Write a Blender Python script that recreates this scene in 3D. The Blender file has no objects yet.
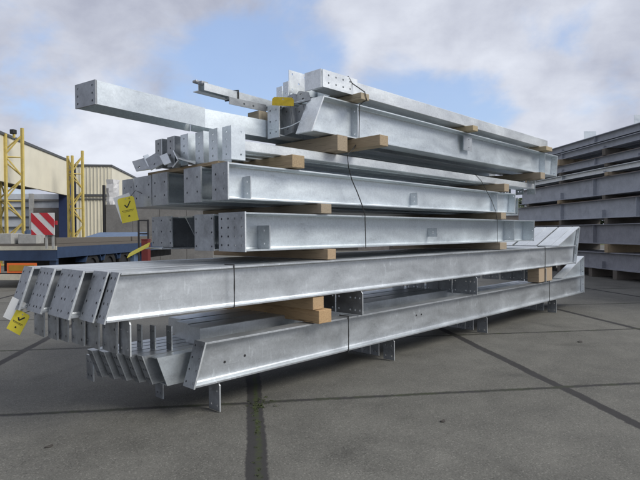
import bpy, math, random
from mathutils import Vector, Matrix
from mathutils.geometry import tessellate_polygon
random.seed(7)
R = math.radians
S = bpy.context.scene
COL = S.collection

# ------------------------------------------------------------------ camera (world X runs along the steel, Y across the stack)
YAW, PIT, ROL, FOC, CAMH = R(44.425), R(-.7376), R(-.4055), 529.8, 1.6
FW = Vector((math.cos(YAW)*math.cos(PIT), math.sin(YAW)*math.cos(PIT), math.sin(PIT)))
R0 = Vector((math.sin(YAW), -math.cos(YAW), 0)); U0 = R0.cross(FW)
RT = R0*math.cos(ROL) + U0*math.sin(ROL); UP = RT.cross(FW)
CAM = Vector((0, 0, CAMH))
cd = bpy.data.cameras.new('camera'); cam = bpy.data.objects.new('camera', cd); COL.objects.link(cam)
cd.sensor_width = 36; cd.lens = 36*FOC/640; cd.clip_start = .05; cd.clip_end = 2000
m = Matrix((RT, UP, -FW)).transposed().to_4x4(); m.translation = CAM; cam.matrix_world = m
S.camera = cam
def at(px, py, D):                     # the world point seen at a photo pixel, D metres deep
    return CAM + (FW + RT*((px-320)/FOC) - UP*((py-240)/FOC))*D
def zat(py, px, D): return at(px, py, D).z

# ------------------------------------------------------------------ mesh builder
class MB:
    def __init__(s): s.v = []; s.f = []; s.edge = set()
    def add(s, vs, fs):
        n = len(s.v); s.v += [Vector(v) for v in vs]; s.f += [tuple(i+n for i in f) for f in fs]; return s
    def box(s, x0, x1, y0, y1, z0, z1):
        return s.add([(x0,y0,z0),(x1,y0,z0),(x1,y1,z0),(x0,y1,z0),(x0,y0,z1),(x1,y0,z1),(x1,y1,z1),(x0,y1,z1)],
              [(0,3,2,1),(4,5,6,7),(0,1,5,4),(1,2,6,5),(2,3,7,6),(3,0,4,7)])
    def obox(s, o, a, b, c):            # box from a corner and three edge vectors
        o, a, b, c = Vector(o), Vector(a), Vector(b), Vector(c)
        if a.cross(b).dot(c) < 0: a, b = b, a
        return s.add([o, o+a, o+a+b, o+b, o+c, o+a+c, o+a+b+c, o+b+c],
              [(0,3,2,1),(4,5,6,7),(0,1,5,4),(1,2,6,5),(2,3,7,6),(3,0,4,7)])
    def rings(s, r0, r1):               # closed solid between two matching outlines
        n = len(r0); t = tessellate_polygon([[Vector(p) for p in r0]])
        fs = [(i, (i+1) % n, n+(i+1) % n, n+i) for i in range(n)]
        fs += [tuple(q) for q in t] + [tuple(n+i for i in reversed(q)) for q in t]
        return s.add(list(r0)+list(r1), fs)
    def section(s, prof, x0, x1):       # outline of (y,z) swept along x; x0/x1 numbers or functions of z
        g0 = x0 if callable(x0) else (lambda z: x0); g1 = x1 if callable(x1) else (lambda z: x1)
        return s.rings([(g0(z), y, z) for y, z in prof], [(g1(z), y, z) for y, z in prof])
    def plate(s, o, a, b, w, h, t, holes=(), r=.011, outline=None, k=6):
        # plate in the plane of unit vectors a, b from corner o, thickness t along a x b, with real holes
        o, a, b = Vector(o), Vector(a).normalized(), Vector(b).normalized(); n = a.cross(b).normalized()
        out = outline or [(0,0),(w,0),(w,h),(0,h)]
        loops = [[Vector((x,y,0)) for x,y in out]]
        for hx, hy in holes:
            loops.append([Vector((hx+r*math.cos(2*math.pi*(i+.5)/k), hy+r*math.sin(2*math.pi*(i+.5)/k), 0)) for i in range(k)])
        flat = [p for l in loops for p in l]; N = len(flat)
        try: tri = tessellate_polygon(loops)
        except Exception: tri = tessellate_polygon(loops[:1])
        P = [o+a*p.x+b*p.y for p in flat]; Q = [p+n*t for p in P]
        fs = [tuple(q) for q in tri] + [tuple(N+i for i in reversed(q)) for q in tri]
        base = 0
        for l in loops:
            c = len(l)
            for i in range(c):
                if base == 0: s.edge.add(len(s.f)+len(fs))
                fs.append((base+i, base+(i+1) % c, N+base+(i+1) % c, N+base+i))
            base += c
        return s.add(P+Q, fs)
    def tube(s, pts, r, k=6, closed=False):
        pts = [Vector(p) for p in pts]; rings = []
        for i, p in enumerate(pts):
            d = (pts[min(i+1, len(pts)-1)]-pts[max(i-1, 0)]).normalized()
            u = d.cross(Vector((0,0,1))) if abs(d.z) < .95 else d.cross(Vector((1,0,0)))
            u.normalize(); w = d.cross(u)
            rr = r[i] if isinstance(r, (list, tuple)) else r
            rings.append([p+u*rr*math.cos(2*math.pi*j/k)+w*rr*math.sin(2*math.pi*j/k) for j in range(k)])
        vs = [q for g in rings for q in g]; fs = []
        for i in range(len(pts)-1):
            for j in range(k):
                a = i*k+j; b = i*k+(j+1) % k; fs.append((a, b, b+k, a+k))
        fs += [tuple(reversed(range(k))), tuple(range((len(pts)-1)*k, len(pts)*k))]
        return s.add(vs, fs)
    def cyl(s, p0, p1, r, k=20): return s.tube([p0, p1], r, k)

WM = {}
def build(name, mb, mat, parent=None, bevel=0, local=False, loc=None, edge=None):
    """one mesh object; points are given in world space unless local"""
    me = bpy.data.meshes.new(name)
    M = WM.get(parent.name) if parent else (Matrix.Translation(loc) if loc is not None else Matrix())
    I = Matrix() if local else M.inverted()
    me.from_pydata([I @ v for v in mb.v], [], mb.f)
    import bmesh
    bm = bmesh.new(); bm.from_mesh(me); bmesh.ops.recalc_face_normals(bm, faces=bm.faces); bm.to_mesh(me); bm.free()
    o = bpy.data.objects.new(name, me); COL.objects.link(o); me.materials.append(mat)
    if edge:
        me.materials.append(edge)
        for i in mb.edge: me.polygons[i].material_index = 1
    if parent: o.parent = parent; WM[o.name] = M
    else: o.location = M.translation; WM[o.name] = M
    if bevel:
        b = o.modifiers.new('bevel', 'BEVEL'); b.width = bevel; b.segments = 2; b.limit_method = 'ANGLE'; b.angle_limit = R(40)
    return o
def sub(name, mb, mat, part, thing_, bevel=0):      # a sub-part: child of a part, same frame
    return build(name, mb, mat, part, bevel)
def tag(o, label, cat, group=None, kind='thing'):
    if label: o['label'] = label
    if cat: o['category'] = cat
    if group: o['group'] = group
    if kind: o['kind'] = kind
    return o
def thing(name, label, cat, loc, group=None, rz=0, kind='thing'):
    o = bpy.data.objects.new(name, None); COL.objects.link(o); o.empty_display_size = .2
    o.location = loc; o.rotation_euler = (0, 0, rz)
    WM[o.name] = Matrix.Translation(loc) @ Matrix.Rotation(rz, 4, 'Z')
    return tag(o, label, cat, group, kind)
def structure(o): o['kind'] = 'structure'; return o

# ------------------------------------------------------------------ materials
def lin(c):
    if isinstance(c, (int, float)): c = (c, c, c)
    return (c[0], c[1], c[2], 1)
class NT:
    def __init__(s, name):
        s.m = bpy.data.materials.new(name); s.m.use_nodes = True; s.t = s.m.node_tree; s.b = s.t.nodes['Principled BSDF']
        s.co = s.t.nodes.new('ShaderNodeTexCoord')
    def n(s, ty, **kw):
        x = s.t.nodes.new(ty)
        for k, v in kw.items():
            if k in x.inputs: x.inputs[k].default_value = v
            else: setattr(x, k, v)
        return x
    def l(s, a, b): s.t.links.new(a, b)
    def math(s, op, a, b=None, c=None, clamp=False):
        x = s.t.nodes.new('ShaderNodeMath'); x.operation = op; x.use_clamp = clamp
        for i, v in enumerate((a, b, c)):
            if v is None: continue
            if isinstance(v, (int, float)): x.inputs[i].default_value = v
            else: s.l(v, x.inputs[i])
        return x.outputs[0]
    def noise(s, scale, vec=None, detail=4, rough=.55, dist=0):
        x = s.n('ShaderNodeTexNoise', Scale=scale, Detail=detail, Roughness=rough, Distortion=dist)
        s.l(vec if vec is not None else s.co.outputs['Object'], x.inputs['Vector']); return x.outputs['Fac']
    def mapr(s, v, a, b, c, d, smooth=False):
        x = s.n('ShaderNodeMapRange'); x.clamp = True
        if smooth: x.interpolation_type = 'SMOOTHSTEP'
        s.l(v, x.inputs[0])
        for i, q in enumerate((a, b, c, d)): x.inputs[i+1].default_value = q
        return x.outputs[0]
    def mix(s, fac, a, b, blend='MIX'):
        x = s.n('ShaderNodeMix'); x.data_type = 'RGBA'; x.blend_type = blend
        for i, v in ((0, fac), (6, a), (7, b)):
            if isinstance(v, (int, float)) and i == 0: x.inputs[i].default_value = v
            elif isinstance(v, (int, float, tuple)): x.inputs[i].default_value = lin(v)
            else: s.l(v, x.inputs[i])
        return x.outputs[2]
    def vmap(s, scale=(1,1,1), rot=(0,0,0), vec=None):
        x = s.n('ShaderNodeMapping'); x.inputs['Scale'].default_value = scale; x.inputs['Rotation'].default_value = rot
        s.l(vec if vec is not None else s.co.outputs['Object'], x.inputs['Vector']); return x.outputs[0]
    def bump(s, h, strength=.3, dist=.01):
        x = s.n('ShaderNodeBump', Strength=strength, Distance=dist); s.l(h, x.inputs['Height']); s.l(x.outputs[0], s.b.inputs['Normal'])
    def set(s, col=None, rough=None, metal=None, spec=None):
        for nm, v in (('Base Color', col), ('Roughness', rough), ('Metallic', metal), ('Specular IOR Level', spec)):
            if v is None: continue
            if isinstance(v, (int, float)): s.b.inputs[nm].default_value = lin(v) if nm == 'Base Color' else v
            elif isinstance(v, tuple): s.b.inputs[nm].default_value = lin(v)
            else: s.l(v, s.b.inputs[nm])
        return s.m

def galv(name, c, metal=.45, rough=.42, mottle=.25, streak=0):
    """hot-dip galvanised steel: fine spangle, cloudy patches, a few run streaks"""
    t = NT(name)
    oi = t.n('ShaderNodeObjectInfo')
    vo = t.n('ShaderNodeTexVoronoi', Scale=70.0); t.l(t.co.outputs['Object'], vo.inputs['Vector'])
    sp = t.n('ShaderNodeSeparateColor'); t.l(vo.outputs['Color'], sp.inputs[0])
    big = t.noise(2.3, t.vmap((.6,1,1.6)), 5, .6, .6)
    mid = t.noise(14, None, 5, .6)
    v = t.math('MULTIPLY_ADD', t.mapr(big, .3, .7, -1, 1), mottle, 1)
    v = t.math('MULTIPLY_ADD', t.mapr(mid, .3, .7, -1, 1), mottle*.35, v)
    v = t.math('MULTIPLY_ADD', t.mapr(sp.outputs[0], 0, 1, -1, 1), .055, v)
    v = t.math('MULTIPLY_ADD', t.mapr(oi.outputs['Random'], 0, 1, -1, 1), .09, v)
    if streak:
        st = t.noise(5, t.vmap((3.2,1,.8), (0, R(38), 0)), 5, .6, 1.2)
        v = t.math('MULTIPLY_ADD', t.mapr(st, .58, .74, 0, 1, True), streak, v)
    # white zinc bloom and dull grey handling marks
    bl = t.noise(7, t.vmap((.35,1,1)), 6, .7, .3)
    v = t.math('MULTIPLY_ADD', t.mapr(bl, .58, .78, 0, 1), -.24, v)
    sc = t.noise(22, t.vmap((.12,1,2.2), (0, R(9), 0)), 4, .7)
    v = t.math('MULTIPLY_ADD', t.mapr(sc, .66, .72, 0, 1), -.13, v)
    dr = t.noise(30, t.vmap((1.6,1.6,.12)), 3, .6)
    v = t.math('MULTIPLY_ADD', t.mapr(dr, .64, .74, 0, 1), .12, v)
    rgb = t.n('ShaderNodeCombineColor')
    for i, q in enumerate(c): t.l(t.math('MULTIPLY', v, q), rgb.inputs[i])
    rg = t.mapr(big, .3, .7, rough-.07, rough+.12)
    t.bump(t.noise(35, None, 3), .06, .004)
    return t.set(rgb.outputs[0], rg, metal)
GAL = galv('galvanised_bright', (.67,.725,.755), .78, .40, .075)
GAL2 = galv('galvanised_mottled', (.58,.612,.635), .78, .39, .12, .3)
GALD = galv('galvanised_dull', (.30,.317,.333), .72, .42, .32, .2)  # dull zinc, also carrying painted shade of the end faces
GALW = galv('galvanised_pale', (.72,.755,.77), .7, .40, .09)  # pale zinc, also painting the light caught by plate edges

def paint(name, c, rough=.45, dirt=.25, metal=0, scale=3):
    t = NT(name); nz = t.noise(scale, None, 6, .65, .4); n2 = t.noise(scale*9, None, 3)
    v = t.math('MULTIPLY_ADD', t.mapr(nz, .35, .75, 0, 1), -dirt, 1.06); v = t.math('MULTIPLY_ADD', t.mapr(n2, .3, .7, -1, 1), dirt*.2, v)
    rgb = t.n('ShaderNodeCombineColor')
    for i, q in enumerate(c): t.l(t.math('MULTIPLY', v, q), rgb.inputs[i])
    return t.set(rgb.outputs[0], t.mapr(nz, .3, .7, rough, rough+.2), metal)
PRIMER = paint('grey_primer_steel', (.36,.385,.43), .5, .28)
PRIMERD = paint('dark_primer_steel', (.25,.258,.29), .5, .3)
RUSTE = paint('weathered_flange', (.2,.17,.15), .6, .35)
BLACK = paint('black_steel', (.02,.02,.022), .5, .2)
WIRE = paint('dark_wire', (.05,.05,.05), .5, .2, .5)
YEL = paint('yellow_mast_paint', (.56,.44,.13), .55, .3)
BLUE = paint('blue_chassis_paint', (.026,.05,.105), .45, .3)
BLUEL = paint('pale_blue_cover', (.10,.15,.24), .5, .2)
NAVY = paint('navy_cladding', (.02,.035,.1), .5, .2)
REDP = paint('red_paint', (.15,.02,.017), .5, .3)
TAGY = paint('yellow_card', (.8,.68,.06), .55, .12, 0, 9)
TAGW = paint('white_card', (.75,.76,.74), .55, .1, 0, 9)
TAGD = paint('dirty_yellow_card', (.5,.37,.02), .55, .35, 0, 14)  # darker, blotchier yellow than the other card
INK = paint('black_ink', (.02,.02,.02), .6, .1)
CREAMB = paint('cream_paint', (.55,.52,.42), .5, .3)
ORNG = paint('orange_reflector', (.8,.16,.03), .4, .1)
AMBR = paint('ochre_reflector', (.42,.22,.02), .4, .15)
WHT = paint('white_board', (.62,.62,.6), .5, .25)
SIGNR = paint('sign_red', (.45,.02,.03), .45, .2)
CONC = paint('concrete_block', (.38,.38,.36), .85, .35)
WALLG = paint('concrete_wall', (.21,.205,.195), .9, .4, 0, 1.2)
TYRE = paint('tyre_rubber', (.018,.018,.018), .8, .3)
PLAST = paint('white_wrap', (.6,.6,.6), .4, .3, 0, 5)
SHELF = paint('pale_panel', (.5,.53,.56), .5, .2)
DARKI = paint('dark_interior', (.05,.045,.04), .8, .3)
BRICK = paint('brown_grey_wall', (.15,.135,.125), .85, .35, 0, 2)
ROOFM = paint('dark_trim', (.09,.095,.1), .5, .2)

def wood(name, c, c2):
    t = NT(name)
    g = t.noise(7, t.vmap((9, .5, 9)), 6, .6, .8); b = t.noise(1.6, None, 5, .6); f = t.noise(60, t.vmap((1,.15,1)), 3)
    col = t.mix(t.mapr(g, .3, .7, 0, 1), c, c2)
    col = t.mix(t.mapr(b, .55, .8, 0, .55), col, (c2[0]*.45, c2[1]*.42, c2[2]*.42))
    col = t.mix(t.mapr(f, .5, .8, 0, .3), col, (c2[0]*.6, c2[1]*.6, c2[2]*.6))
    oi = t.n('ShaderNodeObjectInfo'); cr = t.noise(16, t.vmap((5,.12,5)), 3, .6, .3)
    col = t.mix(t.mapr(oi.outputs['Random'], 0, 1, .12, .6), col, ((c[0]+c[1]+c[2])/3.3, (c[0]+c[1]+c[2])/3.6, (c[0]+c[1]+c[2])/4.2))
    col = t.mix(t.mapr(cr, .62, .68, 0, .75), col, (.05,.038,.025))
    t.bump(g, .4, .012)
    return t.set(col, .85)
WOOD = wood('weathered_timber', (.44,.33,.19), (.30,.215,.12))
WOODO = wood('fresh_timber', (.52,.345,.17), (.40,.25,.115))
WOODP = wood('pale_timber', (.47,.38,.23), (.36,.285,.16))
PLANK = wood('grey_planks', (.15,.13,.11), (.09,.08,.07))

def ribbed(name, c, pitch, ax, depth=.5):
    t = NT(name); sx = t.n('ShaderNodeSeparateXYZ'); t.l(t.co.outputs['Object'], sx.inputs[0])
    fr = t.math('FRACT', t.math('MULTIPLY', sx.outputs[ax], 1/pitch)); rib = t.math('LESS_THAN', fr, .16)
    nz = t.noise(.8, None, 5, .6)
    v = t.math('MULTIPLY_ADD', t.mapr(nz, .35, .7, 0, 1), -.12, 1.03)
    rgb = t.n('ShaderNodeCombineColor')
    for i, q in enumerate(c): t.l(t.math('MULTIPLY', v, q), rgb.inputs[i])
    if depth: t.bump(rib, depth, .05)
    return t.set(rgb.outputs[0], .55)
CREAM = ribbed('cream_cladding', (.73,.69,.55), .45, 0, 0)
CREAMR = ribbed('cream_ribbed_cladding', (.73,.69,.55), .5, 0, .9)

# ------------------------------------------------------------------ ground: slabs of aggregate concrete with tarred joints
def ground_material():
    t = NT('slab_concrete')
    a = R(52.3); ob = t.co.outputs['Object']; sx = t.n('ShaderNodeSeparateXYZ'); t.l(ob, sx.inputs[0])
    X, Y = sx.outputs[0], sx.outputs[1]
    u = t.math('ADD', t.math('MULTIPLY', X, -math.sin(a)), t.math('MULTIPLY', Y, math.cos(a)))
    w = t.math('ADD', t.math('MULTIPLY', X, math.cos(a)), t.math('MULTIPLY', Y, math.sin(a)))
    wob = t.math('MULTIPLY_ADD', t.noise(1.3, None, 3), .06, -.03)
    jit = t.math('MULTIPLY_ADD', t.noise(14, None, 5, .7), .05, -.025)
    u2 = t.math('ADD', u, wob); w2 = t.math('ADD', w, wob)
    def lines(q, off, sp, half, soft):
        f = t.math('SUBTRACT', t.math('FRACT', t.math('ADD', t.math('MULTIPLY', t.math('SUBTRACT', q, off), 1/sp), .5)), .5)
        d = t.math('ADD', t.math('MULTIPLY', t.math('ABSOLUTE', f), sp), jit)
        return t.mapr(d, half-soft, half+soft, 1, 0, True)
    ja = lines(u2, -.055, 3.13, .058, .014)
    w3 = t.math('ADD', w2, t.math('MULTIPLY_ADD', t.noise(30, None, 3, .7), .05, -.025))
    jb = lines(w3, 5.035, 2.82, .033, .02)
    # the widest joint, beside the stack's near corner
    d0 = t.math('ADD', t.math('ABSOLUTE', t.math('ADD', u2, .055)), jit)
    j0 = t.mapr(d0, .066, .086, 1, 0, True)
    jm = t.math('MAXIMUM', t.math('MAXIMUM', ja, jb), j0)
    big = t.noise(.35, None, 6, .6, .5); mid = t.noise(2.2, None, 6, .65); fine = t.noise(90, None, 4, .7)
    vo = t.n('ShaderNodeTexVoronoi', Scale=105.0); t.l(ob, vo.inputs['Vector'])
    sp = t.n('ShaderNodeSeparateColor'); t.l(vo.outputs['Color'], sp.inputs[0])
    v = t.math('MULTIPLY_ADD', t.mapr(big, .3, .7, -1, 1), .17, 1)
    v = t.math('MULTIPLY_ADD', t.mapr(mid, .3, .7, -1, 1), .15, v)
    v = t.math('MULTIPLY_ADD', t.mapr(fine, .3, .7, -1, 1), .22, v)
    v = t.math('MULTIPLY_ADD', t.mapr(sp.outputs[0], .82, 1, 0, 1), .5, v)
    v = t.math('MULTIPLY_ADD', t.mapr(sp.outputs[1], 0, .25, 1, 0), -.28, v)
    # each slab a slightly different cast
    cu = t.math('FLOOR', t.math('MULTIPLY', t.math('ADD', u2, .055), 1/3.13)); cw = t.math('FLOOR', t.math('MULTIPLY', t.math('SUBTRACT', w2, 5.035), 1/2.82))
    cv = t.n('ShaderNodeCombineXYZ'); t.l(cu, cv.inputs[0]); t.l(cw, cv.inputs[1])
    wn = t.n('ShaderNodeTexWhiteNoise'); t.l(cv.outputs[0], wn.inputs['Vector'])
    v = t.math('MULTIPLY_ADD', t.mapr(wn.outputs['Value'], 0, 1, -1, 1), .05, v)
    # oil drips and tyre-dark patches
    oil = t.noise(.9, t.vmap((1,1,1), (0,0,R(30))), 5, .6, 1.0)
    v = t.math('MULTIPLY_ADD', t.mapr(oil, .55, .72, 0, 1, True), -.16, v)
    damp = t.noise(.28, t.vmap((1,1.8,1), (0,0,R(70))), 6, .62, .8)
    v = t.math('MULTIPLY_ADD', t.mapr(damp, .5, .66, 0, 1, True), -.08, v)
    spot = t.n('ShaderNodeTexVoronoi', Scale=.9); t.l(ob, spot.inputs['Vector'])
    v = t.math('MULTIPLY_ADD', t.mapr(t.math('ADD', spot.outputs['Distance'], jit), .035, .06, 1, 0, True), -.4, v)
    rgb = t.n('ShaderNodeCombineColor')
    for i, q in enumerate((.132,.129,.114)): t.l(t.math('MULTIPLY', v, q), rgb.inputs[i])
    tar = t.mix(fine, (.026,.026,.027), (.05,.047,.045))
    col = t.mix(jm, rgb.outputs[0], tar)
    # moss along the middle of the wide joint
    ms = t.math('MULTIPLY', t.mapr(t.math('ABSOLUTE', t.math('ADD', t.math('ADD', u2, .07), jit)), .004, .035, 1, 0, True), t.mapr(t.noise(12, None, 5, .75), .36, .56, 0, .95))
    ms = t.math('MULTIPLY', ms, t.mapr(w, 3.2, 4.4, .25, 1))
    ms2 = t.math('MULTIPLY', jb, t.mapr(t.noise(4, None, 5, .7), .45, .65, 0, .6))
    col = t.mix(t.math('MAXIMUM', ms, ms2), col, (.045,.06,.018))
    t.bump(t.math('MULTIPLY_ADD', jm, -.8, t.math('MULTIPLY', fine, .5)), .5, .006)
    return t.set(col, t.mapr(mid, .3, .7, .7, .92), None, .3)
g = MB(); g.add([(-250,-250,0),(450,-250,0),(450,450,0),(-250,450,0)], [(0,1,2,3)])
structure(build('ground', g, ground_material()))['label'] = 'grey brown concrete slab yard with dark tarred joints'

# ------------------------------------------------------------------ steel
def lerp(a, b, t): return a+(b-a)*t
def i_prof(y0, y1, z0, z1, tf, tw, c=.0015):
    yc = (y0+y1)/2; r = min(.018, (y1-y0)*.12)
    a, b = yc-tw/2, yc+tw/2
    return [(y0+c,z0),(y1-c,z0),(y1,z0+c),(y1,z0+tf),(b+r,z0+tf),(b+r*.3,z0+tf+r*.3),(b,z0+tf+r),(b,z1-tf-r),(b+r*.3,z1-tf-r*.3),(b+r,z1-tf),(y1,z1-tf),(y1,z1-c),
            (y1-c,z1),(y0+c,z1),(y0,z1-c),(y0,z1-tf),(a-r,z1-tf),(a-r*.3,z1-tf-r*.3),(a,z1-tf-r),(a,z0+tf+r),(a-r*.3,z0+tf+r*.3),(a-r,z0+tf),(y0,z0+tf),(y0,z0+c)]
def c_prof(y0, y1, z0, z1, tf, tw):      # channel, web on the y0 side
    return [(y0,z0),(y1,z0),(y1,z0+tf),(y0+tw,z0+tf),(y0+tw,z1-tf),(y1,z1-tf),(y1,z1),(y0,z1)]
def grid_holes(w, h, cols, rows, mx=.03, mz=.045):
    xs = [mx] if cols == 1 else [lerp(mx, w-mx, i/(cols-1)) for i in range(cols)]
    zs = [mz] if rows == 1 else [lerp(mz, h-mz, i/(rows-1)) for i in range(rows)]
    return [(x, z) for x in xs for z in zs]
def end_plate(par, y0, y1, z0, z1, xb, xt, mat, cols=2, rows=3, t=.016, r=.011, mx=.03, mz=.045):
    h = math.hypot(z1-z0, xt-xb); up = Vector((xt-xb, 0, z1-z0)).normalized()
    mb = MB().plate((xb, y0, z0), (0,1,0), up, y1-y0, h, t, grid_holes(y1-y0, h, cols, rows, mx, mz), r)
    return build('end_plate', mb, mat, par, edge=GALW)  # pale rim tone paints light falling on the plate edges
def hang_cleat(par, x, yc, z1, mat, w=.17, h=.27, t=.012):   # purlin cleat, plate across the beam, cut corner
    out = [(0,0),(w,0),(w,h),(.0,h)] if h < .2 else [(0,0),(w,0),(w,h-.0),(.03,h),(0,h-.035)]
    mb = MB().plate((x, yc-w/2, z1-h), (0,1,0), (0,0,1), w, h, t, [(.04,.05),(w-.04,.05),(.04,h-.09),(w-.04,h-.09)], .013, out)
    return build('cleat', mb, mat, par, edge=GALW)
def web_cleat(par, x, y0, y1, z0, z1, mat, t=.012, rows=2):  # fin plate standing out from the web
    mb = MB().plate((x, y0, z0), (0,1,0), (0,0,1), y1-y0, z1-z0, t, [((y1-y0)*.45, lerp(.05, z1-z0-.05, i/(max(rows-1,1)))) for i in range(rows)], .011)
    return build('cleat', mb, mat, par)
def fin(par, x0, x1, y, z0, z1, mat, rows=2, t=.012, name='cleat'):         # plate in line with the beam
    mb = MB().plate((x0, y, z0), (1,0,0), (0,0,1), x1-x0, z1-z0, t, [((x1-x0)*.6, lerp(.05, z1-z0-.05, i/max(rows-1,1))) for i in range(rows)], .011)
    return build(name, mb, mat, par)
def flange_tip(): pass

def beam(label, group, x0, x1, y0, y1, z0, z1, mat, tf=.014, tw=.01, sl0=0, sl1=0, name='steel_beam', prof='I', cat='steel beam'):
    """sl0/sl1: how far the top of the near/far end lies beyond its foot, in x"""
    b = thing(name, label, cat, ((x0+x1)/2, (y0+y1)/2, z0), group)
    P = i_prof(y0, y1, z0, z1, tf, tw) if prof == 'I' else c_prof(y0, y1, z0, z1, tf, tw)
    if prof == 'box': P = [(y0+.006,z0),(y1-.006,z0),(y1,z0+.006),(y1,z1-.006),(y1-.006,z1),(y0+.006,z1),(y0,z1-.006),(y0,z0+.006)]
    f0 = lambda z: x0+sl0*(z-z0)/(z1-z0); f1 = lambda z: x1+sl1*(z-z0)/(z1-z0)
    build('section', MB().section(P, f0, f1), mat, b)
    return b

BL = 'beams of the bottom layer'
# ---- layer 1: inverted rafter in front, slant-cut channels behind
b = beam('long mottled rafter at the front of the bottom layer, resting on hanging cleats', BL, 2.47, 12.13, 3.925, 4.095, .28, .655, GAL2, .016, .01, .12, -.02, name='steel_rafter', cat='rafter')
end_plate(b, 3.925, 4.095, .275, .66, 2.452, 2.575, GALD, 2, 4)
end_plate(b, 3.925, 4.095, .275, 1.05, 12.145, 12.125, GALW, 2, 6)
hb = MB(); hb.plate((10.85, 4.005, .657), (1,0,0), (0,0,1), 1.27, .39, .01, (), .01, [(0,0),(1.27,0),(1.27,.385)])
hh = build('haunch', hb, GAL, b)
hf = MB().obox((10.85, 3.925, .66), (1.28,0,.392), (0,.17,0), (-.004,0,.014)); sub('haunch_flange', hf, GALW, hh, b)
for x in (2.73, 5.33, 7.76, 10.62): hang_cleat(b, x, 4.03, .279, GALD)
for x, z in ((2.83,.43),(3.06,.45),(5.9,.5),(6.02,.5)):      # black discs on the web, painting in the dark of bolt holes
    build('bolt_hole', MB().cyl((x, 4.001, z), (x, 4.004, z), .012, 10), BLACK, b)
ords = ['second', 'third', 'fourth', 'fifth', 'sixth', 'seventh', 'eighth', 'ninth']
yy = [4.20, 4.345, 4.485, 4.625, 4.765, 4.905]
for i, y in enumerate(yy):
    xo = 2.36-.052*i
    b = beam(f'slant-cut channel in the bottom layer, {ords[i]} counted back from the front rafter', BL, xo, 11.9-.05*i, y, y+.118, .27, .532, GAL if i == 0 else GAL2, .012, .009, -.095, 0, name='steel_channel', prof='C', cat='channel')
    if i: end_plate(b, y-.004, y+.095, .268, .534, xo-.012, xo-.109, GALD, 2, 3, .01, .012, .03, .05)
    cx = {1: 2.50, 2: 2.41, 3: 2.35}.get(i)
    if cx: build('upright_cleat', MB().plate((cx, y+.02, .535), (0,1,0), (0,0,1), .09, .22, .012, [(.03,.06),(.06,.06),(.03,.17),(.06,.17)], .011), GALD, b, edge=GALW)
    if i == 3: hang_cleat(b, 2.55, y+.07, .269, GALD, .14, .25)
    if i == 5: build('end_bracket', MB().plate((2.06, y+.13, .21), (0,1,0), (-.02,0,1), .15, .24, .012, [(.04,.05),(.11,.05),(.04,.18),(.11,.18)], .012), GALD, b, edge=GALW)
    for x in (5.35, 7.8, 10.65): hang_cleat(b, x, y+.07, .284, GALD, .13, .26)
for k, (y, x0, x1) in enumerate(((4.36,2.8,8.25),(4.66,2.86,8.05),(4.95,2.95,7.9))):
    b = beam(['smooth flat box section lying on the bottom channels, nearest of three', 'smooth flat box section lying on the bottom channels, middle of three', 'smooth flat box section lying on the bottom channels, rear one of three'][k], 'box sections lying on the bottom channels', x0, x1, y, y+.26, .533, .70, GAL2, prof='box', name='box_section', cat='box section')

# ---- layer 2: haunched rafters with raking end plates
B2 = 'haunched rafters of the second layer'
rows2 = [(3.865,4.002,1.662,GAL2),(4.006,4.262,1.637,GAL2),(4.29,4.513,1.565,GAL2),(4.515,4.74,1.565,GAL2),(4.79,4.952,1.52,GAL2),(4.954,5.13,1.52,GAL2),(5.19,5.42,1.47,GAL2)]
lab2 = ['haunched rafter along the front edge of the second layer, whole mottled web showing',
 'haunched rafter directly behind the front one in the second layer',
 'haunched rafter with right half of the widest raking plate pair, second layer',
 'haunched rafter with left half of the widest raking plate pair, second layer',
 'haunched rafter with the right half of the narrower raking plate pair in the second layer',
 'haunched rafter with the left half of the narrower raking plate pair in the second layer',
 'rearmost haunched rafter of the second layer, beside the yellow and white tags']
for i, (y0, y1, xb, mt) in enumerate(rows2):
    b = beam(lab2[i], B2, xb+.02, 11.45-.03*i, y0, y1, .945, 1.31, mt, .015, .009, .122, .06, name='steel_rafter', cat='rafter')
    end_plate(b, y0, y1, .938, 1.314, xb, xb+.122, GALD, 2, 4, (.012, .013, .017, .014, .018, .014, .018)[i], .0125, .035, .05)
    xe = 11.46-.03*i
    end_plate(b, y0, y1, .94, 1.69, xe, xe+.24, GALW, 2, 5)
    yc = (y0+y1)/2
    hh = build('haunch', MB().plate((10.55, yc+.005, 1.312), (1,0,0), (0,0,1), 1, 1, .01, (), .01, [(0,0),(.98-.03*i,0),(1.13-.03*i,.365)]), GAL, b)
    sub('haunch_flange', MB().obox((10.5, y0+.001, 1.313), (1.17-.03*i,0,.372), (0,y1-y0-.002,0), (-.005,0,.014)), GALW, hh, b)
    for k, x in enumerate((1.865-.03*i, 4.62, 7.28, 9.9)): hang_cleat(b, x, yc+.03*(k == 0), .944, GALD, min(.26, y1-y0+(.05 if k == 0 else .01)), .28)

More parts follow.
